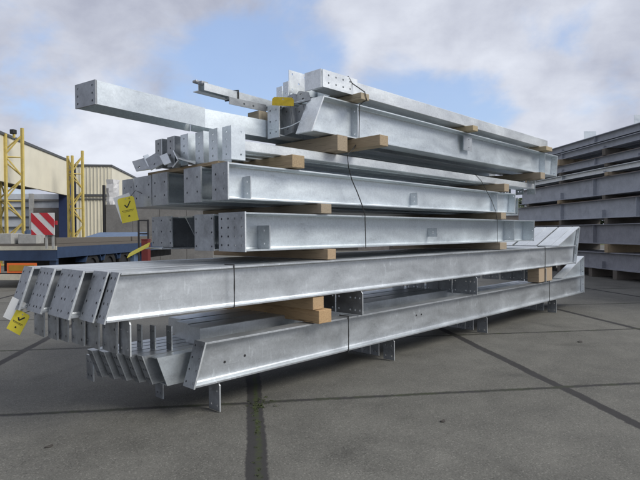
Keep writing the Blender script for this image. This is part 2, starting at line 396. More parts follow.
# ---- layer 3: deep column sections
B3 = 'beams of the third layer'
b = beam('wide front beam of the third layer, end plate with rows of bolt holes', B3, 3.035, 9.5, 3.935, 4.345, 1.435, 1.80, GAL, .014, .012, 0, .03)
end_plate(b, 3.93, 4.35, 1.43, 1.805, 3.018, 3.018, GALD, 4, 4, .016, .012, .05, .06)
end_plate(b, 3.93, 4.35, 1.43, 1.805, 9.505, 9.535, GAL, 2, 3)
web_cleat(b, 3.33, 3.95, 4.13, 1.45, 1.68, GAL2)
web_cleat(b, 6.38, 3.98, 4.13, 1.54, 1.66, GAL2); web_cleat(b, 8.75, 3.95, 4.13, 1.455, 1.785, GAL2)
b = beam('second beam from the front of the third layer, bright edged end plate', B3, 3.035, 9.4, 4.44, 4.78, 1.435, 1.795, GAL)
end_plate(b, 4.44, 4.78, 1.43, 1.80, 3.018, 3.018, GALD, 2, 3)
b = beam('beam cut at a slant in the third layer, dark opening inside it', B3, 3.24, 9.3, 4.86, 5.14, 1.435, 1.79, GAL2, .014, .012, -.2, 0)

b = beam('beam at the back of the third layer, dull grey plate above a pale flange strip', B3, 3.03, 9.2, 5.24, 5.68, 1.435, 1.79, GAL2)
end_plate(b, 5.24, 5.68, 1.46, 1.80, 3.018, 3.018, GALD, 3, 3)
build('base_strip', MB().obox((2.9, 5.245, 1.436), (.125,0,0), (0,.42,0), (0,0,.016)), GALW, b)

# ---- layer 4: I beams with flat end plates
B4 = 'beams of the fourth layer'
spec4 = [(3.93,4.18,2.83,8.72,'front beam of the fourth layer with small fin plate standing out near its end'),
 (4.37,4.67,2.83,9.84,'second beam from the front of the fourth layer, longest at the far end'),
 (4.99,5.31,2.83,9.3,'beam third from the front in the fourth layer, scuffed plate with two bolt holes'),
 (5.385,5.79,2.86,9.2,'beam fourth from the front in the fourth layer, right of the yellow checked tag'),
 (5.84,6.13,2.88,9.1,'beam at the back of the fourth layer, above the yellow checked tag')]
for i, (y0, y1, x0, x1, lb) in enumerate(spec4):
    b = beam(lb, B4, x0+.016, x1, y0, y1, 1.915, 2.245, GAL, .013, .01, 0, .03 if i == 0 else 0)
    end_plate(b, y0, y1, 1.91, 2.25, x0, x0, GALD, 2 if i in (0, 1, 3) else 2, 2, .016, .012, .06, .1)
    end_plate(b, y0, y1, 1.91, 2.25, x1+.005, x1+.005+(.03 if i == 0 else 0), GAL, 2, 2)
    if i == 0:
        web_cleat(b, 3.09, 3.935, 4.05, 1.93, 2.14, GAL2); web_cleat(b, 5.84, 3.94, 4.05, 1.96, 2.12, GAL2); web_cleat(b, 8.12, 3.945, 4.05, 1.93, 2.23, GAL2)

# ---- layer 5: slim box sections with tall angle cleats on their ends
B5 = 'box section rails of the fifth layer'
for i, (y, x0) in enumerate(((4.02,3.07),(4.21,3.05),(4.43,3.04),(4.64,3.0),(4.85,2.97),(5.08,2.96))):
    lb = ['front box rail of the fifth layer, bright face beside a dark gap', 'box rail second from the front in the fifth layer', 'box rail third from the front in the fifth layer, tall angle with two dark holes',
          'box rail fourth from the front in the fifth layer', 'box rail fifth from the front in the fifth layer', 'box rail at the back of the fifth layer beneath the long projecting beam'][i]
    b = beam(lb, B5, x0-.02, 9.75-.06*i, y, y+.13, 2.385, 2.48, GALW if i == 0 else GAL, prof='box', name='box_rail', cat='rail')
    mt = GAL if i < 4 else GALD  # back angles take the darker tone for the projecting beam's shadow
    an = MB().plate((x0-.15, y-.014, 2.29), (1,0,0), (0,0,1), .16, .31, .011, [(.11,.05),(.11,.26)], .011)
    an.plate((x0-.151, y-.014, 2.291), (0,1,0), (0,0,1), .13, .308, .011, [(.065,.05),(.065,.12),(.065,.19),(.065,.26)], .012)
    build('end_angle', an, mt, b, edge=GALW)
    build('end_angle', MB().plate((9.76-.06*i, y-.012, 2.29), (0,1,0), (0,0,1), .15, .3, .012, [(.05,.06),(.1,.06),(.05,.24),(.1,.24)], .012), GAL, b)
def quad_plate(name, corners, D, mat, par, holes=(), t=.012, r=.018):
    # a plate whose corners lie on a leaning plane: D gives each corner its distance
    P = [at(x, y, d_) for (x, y), d_ in zip(corners, D)]
    a = (P[1]-P[0]).normalized(); b_ = (P[3]-P[0]); b_ = (b_-a*a.dot(b_)).normalized()
    out = [((p-P[0]).dot(a), (p-P[0]).dot(b_)) for p in P]
    mid = Vector((sum(o[0] for o in out)/4, sum(o[1] for o in out)/4, 0))
    hs = [(mid.x+hx, mid.y+hy) for hx, hy in holes]
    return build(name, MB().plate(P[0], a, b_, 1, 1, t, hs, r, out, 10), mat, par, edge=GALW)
LC = 'loose angle cleats dropped on the stack'
def loose(label, px, py, D):
    return thing('loose_cleat', label, 'cleat', at(px, py, D), LC)
c = loose('loose angle cleat with a big bright hole, tipped lowest above the fourth layer', 138, 169, 5.85)
quad_plate('plate', [(136,171),(132,161.5),(143.5,155.5),(150,169)], [5.8,5.95,5.85,5.7], GALD, c, [(-.02,-.03)], .012, .016)
quad_plate('flange', [(143.5,155.6),(148,154),(154,167),(150,169)], [5.86,5.98,5.85,5.71], GAL, c)
c = loose('loose angle cleat leaning on the holed one above the fourth layer', 156, 168, 5.65)
quad_plate('plate', [(150.5,170),(145.5,159),(161,150),(165,162)], [5.55,5.7,5.6,5.45], GALD, c, [(-.04,-.03)], .012, .012)
quad_plate('flange', [(161,150.1),(166,152),(170,163),(165,162.1)], [5.61,5.75,5.6,5.46], GAL, c)
c = loose('small pale angle cleat between leaning cleats and the V shaped one', 166, 164, 5.5)
quad_plate('plate', [(164,165),(159.5,156),(167,153),(171,162.5)], [5.38,5.5,5.45,5.33], GALW, c)
c = loose('loose V shaped angle cleat lying beside the tall end angles', 178, 163, 5.4)
quad_plate('plate', [(178,159),(173.5,150),(181,153),(187,161)], [5.2,5.35,5.6,5.45], GALD, c, [(0,0)], .012, .012)
quad_plate('flange', [(178.2,159),(195,164),(200,162),(187,158)], [5.19,5.15,5.4,5.45], GALD, c, [(0,0)], .012, .012)
quad_plate('rib', [(178,159.4),(172,167),(180,166),(186,160)], [5.22,5.25,5.5,5.45], GAL, c)

# ---- layer 6
B6 = 'beams of the sixth layer'
b = beam('deep front beam of the sixth layer with raking pale end plate', B6, 3.905, 10.58, 3.93, 4.16, 2.672, 3.07, GAL, .014, .01, .185, .06)
build('end_plate', MB().plate((3.888,3.925,2.668), (0,1,0), Vector((.19,0,.4)), .24, .445, .016, ()), GALW, b)
build('end_plate', MB().plate((10.585,3.93,2.668), (0,1,0), Vector((.06,0,.4)), .23, .41, .016, [(.05,.06),(.18,.06),(.05,.34),(.18,.34)], .012), GALW, b)
fin(b, 7.12, 7.36, 3.99, 2.82, 3.04, GAL2, 2); web_cleat(b, 4.66, 3.95, 4.05, 2.69, 3.05, GAL2); web_cleat(b, 10.05, 3.94, 4.05, 2.69, 3.05, GAL)
b = beam('beam with five hole plate on its end in the sixth layer, behind the dangling cleats', B6, 3.85, 10.3, 4.385, 4.545, 2.672, 3.01, GAL2)
end_plate(b, 4.37, 4.56, 2.655, 3.02, 3.83, 3.83, GAL, 2, 3, .016, .011, .045, .06)
for i, y in enumerate((4.9, 5.2, 5.45)):  # deeper rows added to keep light from coming through
    beam(['beam third from the back of the sixth layer, hidden by the cranked one', 'beam second from the back of the sixth layer', 'rearmost beam of the sixth layer'][i], B6, 4.6+.1*i, 10.2-.1*i, y, y+.2, 2.672, 2.95, GAL2)
# cranked long beam sticking out over the left end
b = thing('cranked_beam', 'long cranked beam sticking far out over the left end of the stack', 'steel beam', (1.85, 4.4, 2.67), B6)
d = Vector((math.cos(R(10)), math.sin(R(10)), 0)); n = Vector((-d.y, d.x, 0)); o = Vector((1.84, 4.352, 2.672))
mb = MB(); z = Vector((0,0,1)); L = 1.19; dp = .29; hz = .195
mb.obox(o, d*L, n*.014, z*hz); mb.obox(o+n*(dp-.014), d*(L+.05), n*.014, z*hz); mb.obox(o+n*.0142+z*.085, d*L, n*(dp-.0284), z*.012)
build('section', mb, GAL, b)
build('end_plate', MB().plate(o-d*.018-z*.003, n, z, dp, hz+.006, .016, grid_holes(dp, hz, 2, 3, .04, .035), .011), GALD, b)
P = [(4.578,2.675),(4.592,2.675),(4.592,2.75),(4.83,2.75),(4.83,2.675),(4.845,2.675),(4.845,2.865),(4.83,2.865),(4.83,2.765),(4.592,2.765),(4.592,2.865),(4.578,2.865)]
build('section', MB().section(P, 3.02, 9.6), GAL, b)

# ---- layer 7: flat faced sections on top
B7 = 'sections of the top layer'
b = beam('pale flat faced section along the front of the top layer with holed splice sleeve', B7, 4.10, 10.15, 3.93, 4.13, 3.158, 3.315, GALW, prof='box', name='box_section', cat='box section')
sl = MB().plate((4.03, 3.905, 3.145), (1,0,0), (0,0,1), .56, .185, .014, [(.09+.115*i, zz) for i in range(4) for zz in (.055,.135)], .012)
sl.box(4.03, 4.59, 3.9191, 4.14, 3.3165, 3.33)
build('splice_sleeve', sl, GALW, b)
build('end_plate', MB().plate((4.014, 3.905, 3.14), (0,1,0), (0,0,1), .245, .195, .0155, (), .01), GALW, b)
for i, (y0, y1, zt, zb) in enumerate(((4.34,4.55,3.455,3.2),(4.62,4.71,3.385,3.2),(4.735,4.83,3.35,3.16))):
    lb = ['second section from the front of the top layer, tall five hole plate at its end', 'third section from the front of the top layer with narrow end plate', 'back section of the top layer with short dull end plate'][i]
    b = beam(lb, B7, 4.25, 9.9-.2*i, y0+.02, y1-.01, 3.165, 3.31, GAL, prof='box', name='box_section', cat='box section')
    if i == 0: build('end_plate', MB().plate((3.96, 4.35, 3.155), (1,0,0), (0,0,1), .30, .25, .0085, [(.05,.04),(.24,.04),(.15,.12),(.05,.21),(.24,.21)], .012), GALW, b)
    else: end_plate(b, y0, y1, zb, zt, 4.2, 4.2, GAL, 1, 2, .015, .011, .045, .05)

for i, (y0, y1, x0) in enumerate(((4.14,4.335,4.4),(4.86,5.05,4.5),(5.07,5.26,4.6))):  # extra sections added to block light entering from behind
    beam(['box section tucked between the front one and the tall plated one of the top layer', 'box section second from the back of the top layer', 'rearmost box section of the top layer'][i], B7, x0, 9.8-.1*i, y0, y1, 3.16, 3.308, GAL, prof='box', name='box_section', cat='box section')
# ---- loose pieces high on the left
rz = R(6)
for k, (dy, dz, lb) in enumerate(((0, 0, 'galvanised angle bar nearest the camera in the strapped pair jutting out high on the left'), (.105, .012, 'galvanised angle bar at the back of the strapped pair jutting out high on the left'))):
    b = thing('angle_bar', lb, 'angle bar', (3.12, 4.66+dy, 3.075+dz), 'strapped angle bars', rz)
    P = [(-.002,0),(.006,0),(.006,.07),(.095,.078),(.095,.086),(-.002,.078)] if k == 0 else [(0,0),(.09,.0),(.09,.008),(.008,.008),(.008,.08),(0,.08)]
    mb = MB().section(P, -.05+.1*k*0, 2.3)
    mb.v = [WM[b.name] @ v for v in mb.v]
    build('section', mb, GALW if k == 0 else GAL, b)
    mb = MB().box(-.07, .02, .015, .08, .06+.03*k, .1+.02*k); mb.v = [WM[b.name] @ v for v in mb.v]
    build('end_bracket', mb, GALD, b, .01)
mb = MB().tube([Vector((3.53, 4.693, 3.072)), Vector((3.53, 4.693, 3.164)), Vector((3.52, 4.80, 3.176)), Vector((3.51, 4.905, 3.176)), Vector((3.51, 4.905, 3.085)), Vector((3.53,4.693,3.068))], .009)
tag(build('strap', mb, WIRE, None, loc=(3.53,4.7,3.06)), 'dark band strapped round the two angle bars high on the left', 'strap')
mb = MB().plate((3.38, 4.66, 2.985), (1,.02,0), (0,0,1), .52, .07, .008, [(.2,.035),(.33,.035)], .014)
mb.box(3.38, 3.9, 4.662, 4.73, 3.056, 3.064)
tag(build('drilled_angle', mb, GALD, None, loc=(3.6,4.66,2.98)), 'short drilled angle under the strapped angle bars, sky showing through two holes', 'angle bar')
for k, (x, y, ang, lb) in enumerate(((3.93,4.33,.16,'dangling cleat plate wired beside the five hole end plate'), (4.0,4.19,.2,'dangling cleat plate wired beside the raking pale beam end'))):
    c = thing('dangling_cleat', lb, 'cleat', (x, y, 2.7), 'cleat plates wired between two beam ends')
    up = Vector((.02, ang, 1)).normalized(); rt = Vector((0,1,-ang)).normalized()
    build('plate', MB().plate((x, y-.07, 2.70), rt, up, .13, .31, .012, [(.065,.06),(.065,.25)], .012), GALD, c)
    build('flange', MB().plate((x+.012, y-.07, 2.70), (1,0,0), up, .06, .31, .01), GALD, c)
mb = MB().plate((3.97, 4.46, 3.02), Vector((.25,-.9,.02)), Vector((.3,.1,.5)), .36, .19, .012, [(.1,.1),(.25,.06),(.2,.14)], .014, [(0,.04),(.03,.15),(.16,.2),(.3,.15),(.36,.02),(.2,0)])
tag(build('gusset_plate', mb, GALD, None, loc=(4.0,4.3,3.05)), 'six sided gusset plate lying on top of the sixth layer beam ends', 'gusset plate')
mb = MB().tube([(3.82,4.52,2.76),(3.86,4.35,2.745),(3.88,4.22,2.76),(3.93,4.1,2.81)], .005).tube([(3.86,4.5,2.93),(3.9,4.35,3.0),(3.94,4.2,3.02),(3.97,4.1,3.03)], .005)
tag(build('tie_wire', mb, GAL, None, loc=(3.9,4.3,2.76)), 'bent tie wire looped round the dangling cleat plates', 'wire')

# ------------------------------------------------------------------ timber bearers
TG = 'timber bearers between the steel layers'
def bearer(label, x, w, y0, y1, z0, z1, mat=WOOD, yaw=0):
    mb = MB().box(-w/2, w/2, y0-3.9, y1-3.9, 0, z1-z0)
    M = Matrix.Translation((x, 3.9, z0)) @ Matrix.Rotation(yaw, 4, 'Z'); mb.v = [M @ v for v in mb.v]
    o = build('timber_bearer', mb, mat, None, .006, loc=(x, y0, z0)); return tag(o, label, 'timber', TG)
bearer('thick orange timber, lower of the stacked pair under the second layer', 3.98, .19, 3.83, 6.0, .662, .80, WOODO)
bearer('thinner orange timber, upper of the stacked pair under the second layer', 3.93, .16, 3.88, 6.0, .804, .938, WOODO)
bearer('short fat timber between the first and second layers at the far end', 9.95, .62, 3.89, 4.1, .675, .94, WOODO)
bearer('orange ended timber under the near part of the third layer', 4.14, .13, 3.88, 6.0, 1.318, 1.43, WOODO)
bearer('timber under the far part of the third layer beside the white haunches', 8.2, .24, 3.88, 6.0, 1.318, 1.43, WOOD)
bearer('grey brown timber under the near part of the fourth layer', 4.06, .16, 3.88, 6.1, 1.808, 1.91, WOOD)
bearer('timber under the far part of the fourth layer', 8.17, .18, 3.86, 6.1, 1.808, 1.91, WOOD)
bearer('timber under the near part of the fifth layer beside the tall end angles', 3.64, .17, 3.86, 5.7, 2.255, 2.382, WOOD)
bearer('thin batten under the tall end angles of the fifth layer', 2.98, .2, 4.15, 5.5, 2.252, 2.286, WOOD)
bearer('timber under the far part of the fifth layer', 8.28, .17, 3.86, 5.7, 2.255, 2.382, WOOD)
bearer('timber under the near end of the sixth layer, left of two side by side', 4.3, .17, 3.86, 5.6, 2.49, 2.662, WOOD, .03)
bearer('timber under the near end of the sixth layer, right one jutting out furthest', 4.62, .15, 3.54, 5.6, 2.545, 2.662, WOOD, .0)
bearer('timber under the far end of the sixth layer', 9.6, .2, 3.80, 5.6, 2.545, 2.662, WOOD)
bearer('pale timber under the near part of the top layer behind the wire', 4.58, .14, 3.77, 5.3, 3.078, 3.153, WOODP)
bearer('pale timber under the middle of the top layer', 7.14, .15, 3.8, 5.3, 3.078, 3.155, WOODP)
bearer('pale timber under the far end of the top layer', 9.9, .28, 3.8, 5.3, 3.08, 3.155, WOODP)
bearer('small timber block under the drilled angle high on the left', 3.84, .14, 4.64, 4.84, 2.868, 2.98, WOODP)

# ------------------------------------------------------------------ binding wires
WG = 'wires binding the stack'
def wire(label, pts, r=.006):
    return tag(build('binding_wire', MB().tube(pts, r), WIRE, None, loc=pts[0]), label, 'wire', WG)
wire('dark wire looping over the near end of the top layer and down the sixth', [(4.5,4.1,3.335),(4.46,3.98,3.345),(4.44,3.895,3.335),(4.5,3.89,3.27),(4.56,3.76,3.16),(4.6,3.765,3.08),(4.64,3.9,3.06),(4.64,3.915,2.67)])
wire('slack dark wire hanging from the sixth layer across the fourth and third', [(4.62,3.9,2.66),(4.52,3.88,2.56),(4.4,3.88,2.46),(4.44,3.9,2.33),(4.51,3.91,2.19),(4.6,3.91,2.06),(4.70,3.915,1.9),(4.74,3.915,1.80),(4.75,3.915,1.42)])
wire('dark wire slanting across the far ends of the fifth, fourth and third layers', [(7.34,3.92,2.47),(7.5,3.9,2.38),(7.65,3.91,2.27),(7.85,3.91,2.1),(8.0,3.915,1.93),(8.05,3.915,1.79),(8.06,3.915,1.42)], .0045)
wire('dark band round the near part of the second layer', [(2.84,4.0,1.322),(2.84,3.862,1.322),(2.84,3.86,1.12),(2.84,3.862,.94),(2.84,4.0,.936)], .007)
wire('dark band round the middle of the front bottom rafter', [(4.44,4.05,.668),(4.44,3.916,.667),(4.44,3.915,.45),(4.44,3.917,.27),(4.44,4.05,.268)], .007)
wire('thin band round the far part of the second layer', [(9.85,4.0,1.32),(9.85,3.862,1.32),(9.85,3.86,1.1),(9.85,3.862,.938)], .006)
wire('thin band round the far part of the front bottom rafter', [(10.2,4.05,.668),(10.2,3.916,.667),(10.2,3.915,.45),(10.2,3.917,.27)], .006)

# ------------------------------------------------------------------ inspection tags
def itag(label, c, rt, up, w, h, white=None, text=True, mat=None):
    c = Vector(c); rt = Vector(rt).normalized(); up = (Vector(up)-rt*Vector(up).dot(rt)).normalized(); nn = rt.cross(up)
    t = thing('inspection_tag', label, 'tag', c, 'yellow inspection tags tied to the steel')
    cr = w*.1
    build('card', MB().plate(c-rt*w/2-up*h/2, rt, up, w, h, .003, [(w/2, h-.022)], .008, [(0,0),(w,0),(w,h-cr),(w-cr,h),(cr,h),(0,h-cr)], 8), mat or TAGY, t)
    if white:
        dx, dy, a = white; r2 = rt*math.cos(a)+up*math.sin(a); u2 = up*math.cos(a)-rt*math.sin(a); o = c+rt*dx*w+up*dy*h-nn*.006
        build('backing_card', MB().plate(o-r2*w/2-u2*h/2, r2, u2, w, h, .003), TAGW, t)
    if text:
        k = MB(); o = c+nn*.0032
        def bar(x0, y0, x1, y1, th):
            p, q = o+rt*x0*w+up*y0*h, o+rt*x1*w+up*y1*h; dd = (q-p).normalized(); s = nn.cross(dd)*th
            k.obox(p-s/2, q-p, s, nn*.001)
        bar(-.14,.2,-.02,.08,.014); bar(-.02,.08,.24,.32,.012)
        build('tick', k, INK, t); k = MB()
        for i in range(9): bar(-.36+.08*i, -.03, -.36+.08*i+.055, -.03, .007)
        for i in range(7): bar(-.3+.085*i, -.08, -.3+.085*i+.06, -.08, .004)
        bar(-.06,-.27,.06,-.27,.012); bar(0,-.22,0,-.27,.01)
        k2 = k; build('print', k2, INK, t)
    return t
def cam_axes(a, tilt=0):              # upright card turned a radians about z from facing the lane in front of the stack
    rt = Vector((math.cos(a), math.sin(a), 0)); return rt
t1 = at(128, 209.5, 5.95); rt = Vector((.68,-.70,.2)); itag('yellow ticked tag hanging from the left end of the fourth layer', t1, rt, Vector((.16,-.16,1)), .19, .28, (-.14,.12,.12))
build('tie', MB().tube([t1+Vector((0,-.02,.12)), t1+Vector((.1,.02,.22)), Vector((2.86,5.6,2.06))], .003), WIRE, bpy.data.objects['inspection_tag'])
t2 = at(18.5, 322, 4.75); itag('yellow ticked tag with white card hanging off the near left corner of the second layer', t2, Vector((.6,-.62,-.48)), Vector((.4,-.4,1)), .135, .2, (-.62,.38,.05))
build('tie', MB().tube([t2+Vector((.03,-.03,.08)), t2+Vector((.1,-.06,.1)), Vector((1.6,5.25,1.0))], .003), WIRE, bpy.data.objects['inspection_tag.001'])
itag('yellow tag seen almost edge on, tied left of the third layer', at(139, 250, 5.9), Vector((.62,-.62,.45)), Vector((.7,.5,.42)), .27, .17, None, False)
itag('dirty yellow tag lying against the ends of the strapped angle bars', at(283, 101.5, 5.7), Vector((.69,-.71,-.05)), Vector((-.25,.1,1)), .235, .09, None, False, TAGD)

# ------------------------------------------------------------------ dark stack on the right
RS0 = Vector((19.98, 6.04, 0)); ra = R(49.8)
MR = Matrix.Translation(RS0) @ Matrix.Rotation(ra, 4, 'Z')
def rthing(name, label, cat, x, y, z, group): return thing(name, label, cat, MR @ Vector((x, y, z)), group, ra)
def rbuild(name, mb, mat, par, bevel=0):
    mb.v = [MR @ v for v in mb.v]; return build(name, mb, mat, par, bevel)
RG = 'beams of the dark right hand stack'
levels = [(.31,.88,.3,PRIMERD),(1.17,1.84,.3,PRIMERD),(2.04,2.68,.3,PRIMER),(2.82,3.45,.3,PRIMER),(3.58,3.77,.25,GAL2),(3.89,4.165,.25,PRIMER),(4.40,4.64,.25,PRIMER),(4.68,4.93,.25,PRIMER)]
nm = ['bottom', 'second', 'third', 'fourth', 'slim fifth', 'sixth', 'seventh', 'topmost']
for i, (z0, z1, w, mt) in enumerate(levels):
    for k in range(4):
        y0 = .12-w/2 - (k+1)*0 - k*.42 - w*0; y0 = -.2 - k*.45; y1 = y0+w
        yoff = .1
        lb = f'{nm[i]} level beam on the exposed face of the dark right hand stack' if k == 0 else f'{nm[i]} level beam of the dark right hand stack, {["", "second", "third", "fourth"][k]} row inward'
        b = rthing('dark_beam', lb, 'steel beam', 0, y0, z0, RG)
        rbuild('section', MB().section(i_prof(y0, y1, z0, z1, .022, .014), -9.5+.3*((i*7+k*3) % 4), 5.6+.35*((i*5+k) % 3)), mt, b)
        if k == 0:
            rbuild('flange_edge', MB().box(-9, 5.4, y1+.0005, y1+.004, z1-.022, z1-.002), RUSTE, b) if i in (3, 2, 5) else None
            for q, x in enumerate((-2.9+.4*(i % 3), -.4+.5*(i % 2), 2.2)):
                h = (z1-z0); rbuild('stiffener', MB().box(x, x+.02, (y0+y1)/2+.008, y1-.02, z0+.024, z0+h*(.45 if (i+q) % 2 else .96)), mt, b)
for i in range(len(levels)-1):
    z0, z1 = levels[i][1]+.002, levels[i+1][0]-.002
    if z1-z0 < .05: continue
    for q, x in enumerate((-.85+.12*(i % 3), 2.1, 4.7)):
        mb = MB().box(x, x+.18, -1.5, .105+.07*((i+q) % 3 == 0), z0, z1)
        mb.v = [MR @ v for v in mb.v]; o = build('timber_bearer', mb, WOOD if (i+q) % 3 == 0 else PLANK, None, .008, loc=MR @ Vector((x, .1, z0)))  # dark wood on most timbers paints in the shade of the gaps
        tag(o, f'timber above the {nm[i]} level of the dark right hand stack, {["nearest","middle","farthest"][q]} of its three', 'timber', 'timbers in the dark right hand stack')
for q, x in enumerate((-4.6, -1.2, .2, 2.2, 4.6)):
    mb = MB().box(x, x+.2, -1.1, .1 if q != 2 else .06, .002, .306); mb.v = [MR @ v for v in mb.v]
    o = build('timber_bearer', mb, PLANK, None, .008, loc=MR @ Vector((x, 0, 0)))
    tag(o, f'dark ground timber under the right hand stack, {["closest","second closest","third closest","fourth closest","most distant"][q]} of five', 'timber', 'ground timbers of the right hand stack')
for q, (px0, px1, y) in enumerate(((584, 597, 131.5), (634, 646, 115))):
    p = at(px0, y, 19.5 if q == 0 else 17.5); wd = (px1-px0)/FOC*18
    mb = MB().plate(Vector((p.x, p.y, 4.9)), (.7,-.71,0), (0,0,1), wd, p.z-4.9, .02, [(wd*.3,.06),(wd*.7,.06)], .012)
    tag(build('upright_plate', mb, GAL, None, loc=(p.x, p.y, 4.9)), ['upright pale plate on top of the dark stack, far one', 'upright pale plate on top of the dark stack at the frame edge'][q], 'plate')

# ------------------------------------------------------------------ yard behind on the left
def oriented(px, D, ang, z=0):
    p = at(px, 240, D); return Matrix.Translation((p.x, p.y, z)) @ Matrix.Rotation(ang, 4, 'Z'), Vector((p.x, p.y, z))
def bld(name, mb, mat, par, M, bevel=0):
    mb.v = [M @ v for v in mb.v]; return build(name, mb, mat, par, bevel)
AW = R(52.3)
# hall with open lower storey: local x runs away along the wall, local y to the left (indoors)
M, o = oriented(68, 37.7, AW)
h = thing('workshop_hall', 'cream clad workshop hall with open lower storey behind the yellow masts', 'building', o, None, AW)
bld('wall', MB().box(-26, 0, 0, .2, 4.42, 6.85), CREAM, h, M)
bld('roof', MB().box(-26.2, .1, -.06, 3.5, 6.853, 7.0), ROOFM, h, M)
bld('column', MB().box(.01, .9, -.05, .6, 0, 6.84), NAVY, h, M); bld('column', MB().box(-12.3, -11.0, -.005, .5, 0, 4.41), NAVY, h, M)
bld('cladding_panel', MB().box(-12.4, -10.8, -.09, -.01, 0, 6.7), NAVY, h, M)
bld('ceiling', MB().box(-26, .9, .25, 3.5, 4.9, 5.0), DARKI, h, M)
def inside(px, xl):                   # local y at which the sight line through px meets local x = xl
    MI = M.inverted(); a_, b_ = MI @ at(px, 235, 20), MI @ at(px, 235, 60)
    return lerp(a_.y, b_.y, (xl-a_.x)/(b_.x-a_.x))
ya, yb, yc_ = inside(66, 5), inside(36, 5), inside(2, 5)
bld('back_wall', MB().box(5, 5.2, ya-4, yc_+6, 0, 4.88), SHELF, h, M)
bld('low_wall', MB().box(4.6, 4.95, ya-3, yb, 0, 3.75), BRICK, h, M)
bld('post', MB().box(4.5, 4.8, yb+.02, yb+.32, 0, 4.87), CONC, h, M)
for zz in (2.2, 3.0, 3.75): bld('rail', MB().box(4.85, 4.99, yb+.35, yc_+4, zz, zz+.09), ROOFM, h, M)
bld('rail', MB().box(4.85, 4.99, ya-3, yc_+4, 4.3, 4.45), WALLG, h, M)
# ribbed hall further back
AB = AW-R(90)
M, o = oriented(112, 41, AB)
h = thing('ribbed_hall', 'cream ribbed shed with dark band, right of the second yellow mast', 'building', o, None, AB)
w = 2.6; mb = MB().box(-w, 0, 0, .2, 0, 6.85)
for i in range(10): mb.box(-w+.03+i*.26, -w+.09+i*.26, -.045, -.001, 0, 6.84)
bld('wall', mb, CREAMR, h, M)
mb = MB().box(-.2, 0, .21, 30, 0, 6.85); bld('side_wall', mb, CREAM, h, M)
bld('roof', MB().box(-w-.6, .08, -.08, 30.1, 6.853, 7.0), ROOFM, h, M)
bld('band', MB().box(-w, .02, -.09, -.048, 4.55, 4.72), ROOFM, h, M); bld('band', MB().box(-w, .02, -.09, -.048, 4.3, 4.4), ROOFM, h, M)
bld('wing', MB().box(-w-.75, -w-.01, .1, 8, 0, 6.8), NAVY, h, M)
# concrete yard wall
M, o = oriented(106, 30, AB-R(4))
h = thing('yard_wall', 'tall grey concrete yard wall behind the left end of the stack', 'wall', o, None, AB-R(4))
for i in range(4): bld('panel', MB().box(i*1.5+.01, i*1.5+1.49, 0, .15, 0, 3.3), WALLG, h, M)
bld('post', MB().box(-.14, -.03, -.1, .12, 0, 4.4), BLACK, h, M)
p = at(113, 192, 31); mb = MB()
prev = None
for j in range(7):
    zz = lerp(3.3, 4.8, j/6); rr = .36*(1+.14*math.sin(j*2.1)); mb.v
    ring = [Vector((p.x+rr*(1+.18*math.sin(3*q+j))*math.cos(q*math.pi/5), p.y+.3*(1+.15*math.cos(2*q+j))*math.sin(q*math.pi/5), zz)) for q in range(10)]
    if prev: mb.rings(prev, ring)
    prev = ring
tag(build('wrapped_bundle', mb, PLAST, None, loc=(p.x, p.y, 3.3)), 'white plastic wrapped bundle rising above the grey yard wall', 'bundle')
mb = MB().box(p.x-.3, p.x+.3, p.y-.3, p.y+.3, 0, 3.28); tag(build('storage_rack', mb, DARKI, None, loc=(p.x, p.y, 0)), 'dark rack mostly hidden behind the grey yard wall', 'rack')
# far shed closing the yard behind the stack
M, o = oriented(260, 48, AB-R(2))
h = thing('far_shed', 'low grey shed glimpsed through gaps behind the steel', 'building', o, None, AB-R(2))
bld('wall', MB().box(-8, 26, 0, .25, 0, 3.4), BRICK, h, M); bld('roof', MB().box(-8.2, 26.2, -.3, 6, 3.403, 3.6), ROOFM, h, M)
for i in range(5): bld('door', MB().box(-6+i*6, -3+i*6, -.05, -.004, 0, 2.6), DARKI, h, M)

# lattice masts
def mast(label, px, D, top, lamp, k_=1):
    M, o = oriented(px, D, R(44)-R(10))
    t = thing('lattice_mast', label, 'mast', o, 'yellow lattice masts', R(34))
    c = [(-.34,-.38),(.34,-.42),(-.02,.42)]; c = [Vector(q) for q in c]
    c = [Vector((-.10,-.0))*k_, Vector((.02,.52))*k_, Vector((.42,-.66))*k_]
    for i, q in enumerate(c): bld('chord', MB().box(q.x-.065, q.x+.065, q.y-.065, q.y+.065, 0, top+(.35 if i == 2 else 0)), YEL, t, M)
    mb = MB(); n = 6; st = top/n
    for a, b_ in ((0,1),(1,2),(0,2)):
        for k in range(n):
            u, v = (a, b_) if k % 2 else (b_, a)
            mb.tube([Vector((c[u].x, c[u].y, k*st+.08)), Vector((c[v].x, c[v].y, (k+1)*st-.02))], .043, 5)
            if k % 2 == 0: mb.tube([Vector((c[a].x, c[a].y, (k+1)*st-.05)), Vector((c[b_].x, c[b_].y, (k+1)*st-.05))], .034, 5)
    bld('bracing', mb, YEL, t, M)
    bld('base_plate', MB().box(-.5, .9, -1.0, .9, 0, .06), YEL, t, M)
    if lamp:
        l = bld('floodlight', MB().box(.0, .26, -.42, -.18, top+.0, top+.24), BLACK, t, M, .03)
        bld('bracket', MB().box(.08, .16, -.4, -.3, top-.2, top-.005), YEL, t, M)
mast('yellow lattice mast with a black floodlight on top at the frame edge', 8, 28, 6.95, True, .93)
mast('yellow lattice mast without lamp between the two cream halls', 74, 34.5, 6.75, False, .72)

